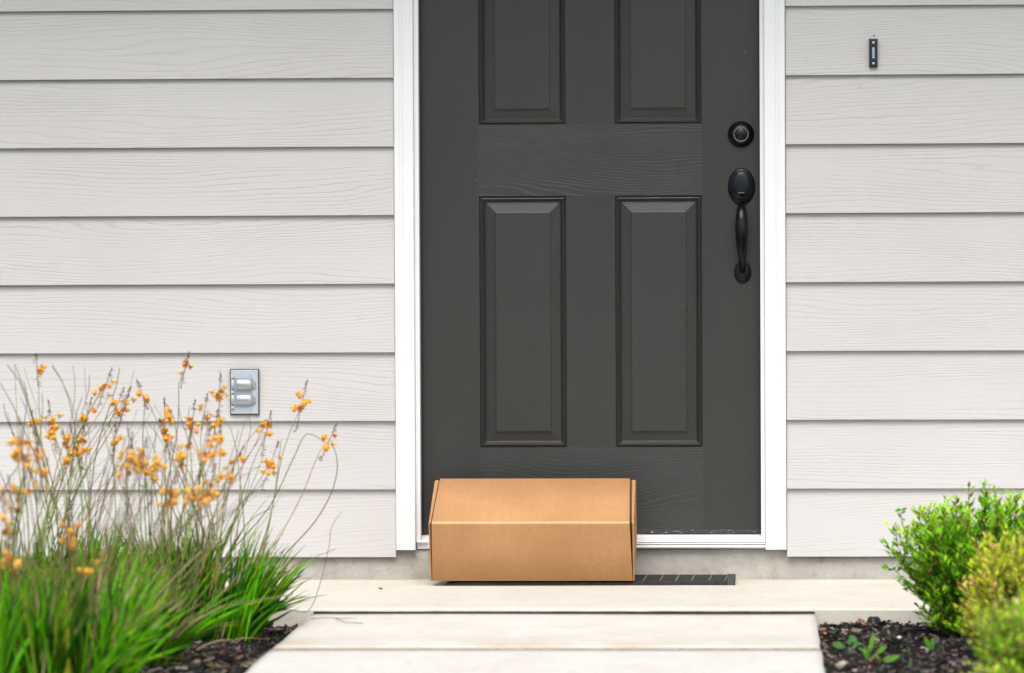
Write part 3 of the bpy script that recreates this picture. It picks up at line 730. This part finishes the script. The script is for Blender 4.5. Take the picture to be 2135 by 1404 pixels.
def bulbine(label, basepx, Y, rad, n, L0, L1, spread, lean, mixw, heads, nbare, barebox, seed):
    r = random.Random(seed); X0 = at(basepx, 1300, Y).x; L1 = L1*.86; c = Vector((X0, Y, bed_z(X0, Y)))
    root = empty('flowering_plant', c); tag(root, label, 'plant', GRP)
    clump_foliage(root, c, rad, n, L0, L1, spread, lean, mixw, seed)
    def rb(tipx):
        a = r.uniform(0, 6.28); q = math.sqrt(r.random())*rad*.85; x = c.x+q*math.cos(a)+(tipx-c.x)*.15; x = max(c.x-rad, min(c.x+rad, x)); y = c.y+q*math.sin(a)*.7
        return Vector((x, y, bed_z(x, y)))
    for (px, py, size, nf, dy) in heads:
        t = at(px, py, Y+dy); b = rb(t.x); s, d = stalk(root, b, t, r, 'green' if r.random() < .72 else 'brown', rad=.0020)
        d = (d+Vector((0, 0, .7))).normalized()
        flower_head(s, t, d, size*1.25, int(nf*1.1)+1, r, 1 if (Y+dy) < -2.05 else 0)
    for k in range(nbare):
        px = r.uniform(barebox[0], barebox[1]); u = r.random()**1.5
        py = barebox[2]+(barebox[3]-barebox[2])*u+ (px-barebox[0])/(barebox[1]-barebox[0])*barebox[4]
        t = at(px, py, Y+r.uniform(-.25, .2)); b = rb(t.x)
        kd = 'brown' if r.random() < .42 else ('grey' if r.random() < .30 else 'green')
        bend = Vector((r.gauss(0, .03), r.gauss(0, .02), r.uniform(0, .06) if r.random() < .3 else 0))
        stalk(root, b, t, r, kd, bend, 'bare_stalk', r.uniform(.0012, .0021))
    return root
V = Vector
rp = bulbine('rear flowering clump nearest the path, dark green blades leaning right under thin orange flower stalks', 395, -1.32, .15, 700, .18, .36, .55, V((.20, -.02, 0)), (.48, .80, .93),
    [(386,768,.035,4,0), (458,815,.045,6,.0), (427,856,.035,4,0), (402,875,.045,7,.05), (450,884,.03,2,0), (630,840,.05,9,-.05), (556,898,.045,6,0), (565,966,.05,8,-.1), (687,918,.04,4,0), (343,864,.035,5,.1), (295,820,.03,3,0), (345,905,.035,5,0)],
    38, (250, 610, 820, 1010, 60), 5)
bulbine('rear flowering clump at the left edge of the photo, tall stalks before the siding', 90, -1.42, .17, 850, .18, .36, .35, V((.05, 0, 0)), (.52, .80, .93),
    [(77,768,.03,3,0), (220,805,.04,5,0), (244,845,.04,5,0), (262,843,.04,5,.05), (183,862,.035,3,.05), (108,884,.05,10,-.1), (155,925,.045,5,-.1), (172,930,.045,6,0), (239,915,.03,3,0), (70,880,.025,2,0)],
    42, (-30, 330, 760, 980, 0), 6)
bulbine('middle flowering clump of straw-coloured leaning stalks with large blurred orange heads', 235, -2.0, .16, 640, .16, .34, .50, V((.18, 0, 0)), (.45, .68, .82),
    [(385,948,.05,7,0), (430,930,.05,9,-.1), (452,928,.045,7,0), (270,962,.06,12,-.2), (298,962,.05,9,-.15), (332,972,.05,10,-.1), (485,978,.05,8,0), (356,1032,.055,10,-.3), (405,1028,.055,9,-.3), (438,1020,.06,12,-.3), (140,940,.045,6,0)],
    50, (190, 600, 880, 1120, 90), 7)
bulbine('front flowering clump of bright green blades at the bottom left corner', 70, -2.55, .20, 1000, .18, .37, .36, V((.03, 0, 0)), (.70, .90, .96),
    [(45,938,.06,13,0), (78,945,.05,6,0), (90,995,.04,4,0), (20,1030,.035,3,0), (38,1048,.03,3,0), (145,1108,.05,9,-.1), (12,1085,.05,5,0), (22,1166,.045,7,-.2), (183,1180,.035,5,-.2), (60,1010,.03,3,0)],
    34, (-40, 330, 930, 1150, 40), 8)
FC = bpy.data.objects.get('flowering_plant.003')
STRAY = [([(200,1180), (260,1330), (320,1440)], -2.3), ([(0,1290), (90,1310), (220,1322), (330,1335)], -2.35), ([(60,1250), (130,1320), (190,1400)], -2.3), ([(340,1180), (270,1290), (240,1430)], -2.2), ([(420,1150), (330,1240), (250,1350)], -2.15), ([(118,1430), (112,1330), (60,1280)], -2.4), ([(560,1130), (460,1240), (330,1380)], -1.95), ([(610,1240), (470,1270), (300,1370)], -1.95)]
# two long dry stems arching from the rear clump over the porch, and one lying on the path
r_ = random.Random(2)
def free_stem(pix, Y0, Y1, name, parent, col, rad):
    bm = bmesh.new(); cl = bm.loops.layers.float_color.new('Col'); P = []
    n = len(pix)
    P = [at(x, y, Y0+(Y1-Y0)*i/(n-1)) for i, (x, y) in enumerate(pix)]
    pts = []
    for i in range(n-1):
        a = P[max(i-1, 0)]; b = P[i]; c = P[i+1]; d = P[min(i+2, n-1)]
        for s in range(4):
            t = s/4; pts.append(.5*((2*b)+(c-a)*t+(2*a-5*b+4*c-d)*t*t+(3*b-a-3*c+d)*t**3))
    pts.append(P[-1]); vtube(bm, cl, pts, [rad*(1.1-.6*i/len(pts)) for i in range(len(pts))], [col]*len(pts), 5)
    return link(name, bm, MAT['blade'], parent, recalc=False)
for pth, YY in STRAY: free_stem(pth, YY, YY, 'bare_stalk', FC, jit((.42, .40, .22), r_), .0019)
free_stem([(455,1290), (520,1235), (600,1150), (655,1090), (690,1030), (703,980), (700,945), (690,925)], -1.32, -1.2, 'bare_stalk', rp, (.22, .12, .06), .0016)
free_stem([(470,1295), (520,1282), (600,1272), (643,1274), (668,1215), (686,1140), (691,1100), (712,1067)], -1.3, -1.12, 'bare_stalk', rp, (.25, .12, .08), .0011)
free_stem([(440,1290), (490,1240), (600,1185), (700,1145)], -1.3, -1.2, 'bare_stalk', rp, (.25, .15, .11), .0011)
free_stem([(430,1290), (470,1170), (560,1060), (610,960), (640,905), (683,928)], -1.3, -1.25, 'bare_stalk', rp, (.15, .19, .05), .0015)

# ---- shrubs
def shrub(label, px, Y, rx, ry, zc, rz, ntw, nl, lsz, seed, palette, tip, tipw, zmin=-.85, bs=.02):
    r = random.Random(seed); X0 = at(px, 1300, Y).x; gz = bed_z(X0, Y)
    root = empty('shrub', (X0, Y, gz)); tag(root, label, 'shrub', 'shrubs right of the path')
    bt = bmesh.new(); bf = bmesh.new(); cl = bf.loops.layers.float_color.new('Col')
    base = V((X0, Y, gz-.01)); cen = V((X0, Y, zc))
    for k in range(ntw):
        z = r.uniform(zmin, 1) if r.random() > .36 or zmin > -.5 else r.uniform(-.95, -.25); a = r.uniform(0, 6.2832); q = math.sqrt(max(0, 1-z*z))
        dr = V((q*math.cos(a), q*math.sin(a), z)); lump = 1+.28*noise.noise(dr*1.9+V((seed, 0, 0)))+r.gauss(0, .06)+(.16 if r.random() < .10 else 0)
        k2 = r.uniform(.72, 1.0)*lump if r.random() < .75 else r.uniform(.35, .75)
        e = cen+V((dr.x*rx, dr.y*ry, dr.z*rz))*k2
        if e.z < gz+.012: e.z = gz+.012+r.random()*.03
        b = base+V((r.gauss(0, bs), r.gauss(0, bs), 0)); m1 = b.lerp(e, .35)+V((0, 0, .02)); m2 = b.lerp(e, .7)+V((r.gauss(0, .015), r.gauss(0, .015), 0))
        # twig tips turn upwards
        e = e+V((0, 0, .015))
        pts = [bez(b, m1, m2, e, i/8) for i in range(9)]
        tube(bt, pts, [.0028*(1-.8*i/8) for i in range(9)], 4, cap=False)
        span = min(1.0, .13/max(.05, (e-b).length)); tone = r.random()
        for j in range(nl):
            t = 1-span*(j+r.random())/nl; i0 = min(7, int(t*8)); p = pts[i0].lerp(pts[i0+1], t*8-i0)
            td = (pts[i0+1]-pts[i0]).normalized()
            az = r.uniform(0, 6.2832); sd = V((math.cos(az), math.sin(az), 0)); d = (td*.55+sd*.75+V((0, 0, .50))).normalized()
            p = p+sd*r.uniform(0, .010)
            L = lsz*r.uniform(.65, 1.2); wv = L*r.uniform(.17, .24)
            up = V((r.gauss(0, .3), r.gauss(0, .3)-.35, 1)); s = d.cross(up).normalized(); nn = s.cross(d).normalized()
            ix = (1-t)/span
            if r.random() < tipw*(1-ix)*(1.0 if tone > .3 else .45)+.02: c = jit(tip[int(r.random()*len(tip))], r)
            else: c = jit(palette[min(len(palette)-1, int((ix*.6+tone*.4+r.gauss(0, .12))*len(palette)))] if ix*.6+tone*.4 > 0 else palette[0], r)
            v0 = bf.verts.new(p); v1 = bf.verts.new(p+d*L*.45+s*wv+nn*.0008); v2 = bf.verts.new(p+d*L*.45-s*wv+nn*.0008); v3 = bf.verts.new(p+d*L-nn*L*.12); vm = bf.verts.new(p+d*L*.5-nn*L*.05)
            vquad(bf, cl, (v0, v1, vm), c); vquad(bf, cl, (v1, v3, vm), c); vquad(bf, cl, (v3, v2, vm), c); vquad(bf, cl, (v2, v0, vm), c)
    link('branches', bt, MAT['bark'], root); link('foliage', bf, MAT['leaf'], root, recalc=False)
    return root
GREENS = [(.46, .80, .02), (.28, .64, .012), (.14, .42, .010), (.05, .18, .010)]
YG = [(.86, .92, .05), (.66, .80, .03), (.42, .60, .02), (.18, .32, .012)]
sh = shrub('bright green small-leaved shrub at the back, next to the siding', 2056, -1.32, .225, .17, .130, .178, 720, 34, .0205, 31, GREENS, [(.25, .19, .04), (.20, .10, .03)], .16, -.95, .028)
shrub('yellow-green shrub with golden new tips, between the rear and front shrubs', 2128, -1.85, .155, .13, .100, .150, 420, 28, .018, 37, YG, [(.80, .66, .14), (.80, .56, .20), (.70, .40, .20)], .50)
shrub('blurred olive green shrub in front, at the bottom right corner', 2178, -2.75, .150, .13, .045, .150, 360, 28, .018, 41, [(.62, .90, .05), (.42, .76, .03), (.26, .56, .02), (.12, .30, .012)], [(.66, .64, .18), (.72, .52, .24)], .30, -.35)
# sparse side twig reaching left from the rear shrub
bt = bmesh.new(); bf = bmesh.new(); cl = bf.loops.layers.float_color.new('Col'); r = random.Random(9)
for path in ([(1985,1290), (1940,1265), (1895,1225), (1868,1190), (1845,1182)], [(1990,1280), (1930,1235), (1900,1200), (1872,1140), (1868,1105)], [(1980,1270), (1925,1190), (1895,1130), (1880,1090), (1878,1060)]):
    pts = [at(x, y, -1.35) for x, y in path]; tube(bt, pts, [.0018, .0015, .0012, .001, .0006], 4)
    for i in range(1, 5):
        for k in range(9):
            t = r.random(); p = pts[i-1].lerp(pts[i], t); az = r.uniform(0, 6.28); d = V((math.cos(az)*.8, math.sin(az)*.4, r.uniform(-.2, .8))).normalized(); L = r.uniform(.010, .019); s = d.cross(V((.3, -1, .3))).normalized()*L*.22
            c = jit(GREENS[r.randrange(1, 4)], r); v0, v1, v2, v3 = (bf.verts.new(q) for q in (p, p+d*L*.5+s, p+d*L, p+d*L*.5-s)); vquad(bf, cl, (v0, v1, v2, v3), c)
link('twig', bt, MAT['bark'], sh); link('twig_leaves', bf, MAT['leaf'], sh, recalc=False)

# ---- weeds in the mulch
def leafshape(bm, cl, p, d, up, L, Wd, c, curl=.25):
    s = d.cross(up).normalized(); nn = s.cross(d).normalized(); n = 6; rows = []
    for i in range(n+1):
        t = i/n; wv = Wd*math.sin(math.pi*min(1, t*.92+.06))**.8; q = p+d*L*t-nn*L*curl*t*t
        rows.append([bm.verts.new(q+s*wv+nn*wv*.3), bm.verts.new(q), bm.verts.new(q-s*wv+nn*wv*.3)])
    for i in range(n):
        for k in (0, 1): vquad(bm, cl, (rows[i][k], rows[i][k+1], rows[i+1][k+1], rows[i+1][k]), c)
def weed(label, px, py, leaves, seed):
    r = random.Random(seed); p = gnd(px, py, -.05); p.z = bed_z(p.x, p.y)
    bm = bmesh.new(); cl = bm.loops.layers.float_color.new('Col')
    for (dx, dz, L, Wd, c, st) in leaves:
        d = V((dx, r.uniform(-.35, .2), dz)).normalized(); L *= .85; Wd *= .85; q = p+V((dx*st, -.003, dz*st+st*.5))
        vtube(bm, cl, [p, p.lerp(q, .6)+V((0, 0, .004)), q], [.0011, .001, .0008], [c]*3, 4)
        leafshape(bm, cl, q, d, V((0, -1, .6)), L, Wd, jit(c, r, .1))
    o = link('weed', bm, MAT['leaf'], None, recalc=False); return tag(o, label, 'weed', 'weeds in the right bed')
g1 = (.09, .30, .06); g2 = (.16, .42, .03)
weed('weed with broad drooping green leaves beside the rust-coloured leaf', 1768, 1362, [(-.9, .35, .030, .011, g1, .012), (.8, .25, .030, .011, g1, .014), (.2, 1, .018, .007, g1, .01)], 1)
weed('tallest bright green weed with upright leaves, in the middle of the cluster', 1812, 1388, [(-.35, 1, .034, .006, g2, .008), (.15, 1, .050, .006, g2, .02), (.8, .7, .034, .007, g2, .02), (-.8, .9, .026, .008, g1, .036), (-.1, 1, .03, .005, g2, .01)], 2)
weed('low weed with one long leaf pointing right', 1838, 1392, [(.9, .55, .042, .007, g2, .010), (-.4, .9, .024, .005, g2, .006), (.5, .9, .022, .005, g1, .006)], 3)
weed('small pale green weed with two upright leaves beside the white petal', 1941, 1368, [(-.35, 1, .034, .006, g2, .010), (.12, 1, .038, .007, g1, .006), (.9, .5, .034, .003, (.05, .14, .03), .01)], 4)
weed('tiny bright green sprout beside the black cap', 1846, 1312, [(-.3, 1, .016, .004, g1, .012), (.5, .8, .014, .004, g1, .006), (.1, .3, .014, .004, g2, .002)], 5)
weed('tiny dark green seedling against the porch edge', 1906, 1302, [(x, z, .012, .004, (.03, .09, .02), s) for x, z, s in ((-.8, .6, .02), (-.5, 1, .026), (.1, 1, .03), (.6, .9, .026), (.8, .4, .015), (-.2, .6, .012), (.4, .5, .016), (0, 1, .018))], 6)
# ---- litter
def litter(name, label, cat, px, py, L, Wd, ang, c, curl=.5, z=None, Zs=-.04, tilt=.2):
    p = gnd(px, py, Zs)
    if z is None: p.z = bed_z(p.x, p.y)+.009
    else: p.z = z
    bm = bmesh.new(); cl = bm.loops.layers.float_color.new('Col')
    d = V((math.cos(ang), math.sin(ang), tilt)).normalized(); leafshape(bm, cl, p-d*L/2, d, V((0, -.5, 1)), L, Wd, c, curl)
    o = link(name, bm, MAT['litter'], None, recalc=False); s = o.modifiers.new('solid', 'SOLIDIFY'); s.thickness = .0006
    return tag(o, label, cat)
litter('fallen_petal', 'small bright orange petal on the mulch by the path edge', 'petal', 1723, 1330, .014, .005, .3, (.85, .38, .02))
litter('fallen_leaf', 'curled rust brown dry leaf on the mulch right of the path', 'dry leaf', 1742, 1346, .026, .011, -.4, (.28, .10, .05), .6, tilt=.5)
litter('fallen_leaf', 'small dull pinkish brown leaf lying between the orange petal and the path', 'dry leaf', 1714, 1334, .014, .006, 1.0, (.30, .16, .11), .3)
litter('fallen_petal', 'creamy white petal lying against the small two-leaved weed', 'petal', 1927, 1354, .022, .008, .4, (.78, .66, .54), .4, tilt=.4)
litter('bark_strip', 'long curved orange-brown bark strip on the mulch under the rear clump', 'bark', 520, 1322, .115, .007, .12, (.30, .11, .04), .22, tilt=.15)
litter('fallen_petal', 'small yellow petal on the mulch near the bottom left of the path', 'petal', 441, 1391, .010, .0055, .9, (.70, .62, .10), .3)
litter('fallen_leaf', 'pale straw-coloured leaf scrap on the mulch below the middle clump', 'dry leaf', 415, 1392, .024, .007, .2, (.50, .38, .24), .4)
litter('debris', 'small dark brown crumb on the porch left of the box', 'debris', 793.5, 1229.5, .012, .0032, .1, (.09, .045, .025), .3, z=.003, Zs=0, tilt=.05)
def pebble(label, px, py, s, c):
    r = random.Random(px); p = gnd(px, py, -.035); p.z = bed_z(p.x, p.y)+.008; bm = bmesh.new()
    bmesh.ops.create_icosphere(bm, subdivisions=3, radius=s)
    for v in bm.verts: v.co = V((v.co.x*1.2, v.co.y, v.co.z*.8))*(1+.25*noise.noise(v.co/s*1.3+V((px, 0, 0))))+p
    tag(link('pebble', bm, simple('pebble_'+c[0], c[1], .8, .3, var=.2, vs=150), None, smooth=True), label, 'pebble')
pebble('round cream pebble at the bottom of the right bed', 1783, 1399, .0075, ('cream', (.62, .48, .33)))
pebble('flat pale grey pebble left of the cream one at the bottom of the right bed', 1757, 1392, .011, ('grey', (.40, .36, .31)))
pebble('tiny white pebble under the low weed leaf', 1875, 1340, .005, ('white', (.6, .58, .55)))
# black cap in the right bed
p = gnd(1822, 1306, -.04); p.z = bed_z(p.x, p.y)-.006; bm = bmesh.new()
pr = [(.022, 0), (.0150, .022), (.011, .0255), (.006, .026)]; rings = []
for rr, z in pr: rings.append([bm.verts.new((p.x+rr*math.cos(6.2832*k/24), p.y+rr*math.sin(6.2832*k/24), p.z+z)) for k in range(24)])
for i in range(3):
    for k in range(24): bm.faces.new((rings[i][k], rings[i][(k+1) % 24], rings[i+1][(k+1) % 24], rings[i+1][k]))
bm.faces.new(rings[-1])
tag(link('black_cap', bm, MAT['drain'], None, smooth=False), 'short black plastic cap poking out of the mulch by the porch edge', 'cap')
# dry stem lying on the path
bm = bmesh.new(); cl = bm.loops.layers.float_color.new('Col')
for pix in ([(648,1290), (680,1288), (715,1290), (744,1288)], [(700,1290), (722,1298), (757,1300)]):
    pts = [gnd(x, y, -.002) for x, y in pix]; vtube(bm, cl, pts, [.0011, .001, .0009, .0006][:len(pts)], [(.38, .2, .14)]*4, 5)
tag(link('dry_stem', bm, MAT['litter'], None, recalc=False), 'thin forked reddish dry stem lying on the path corner', 'twig')
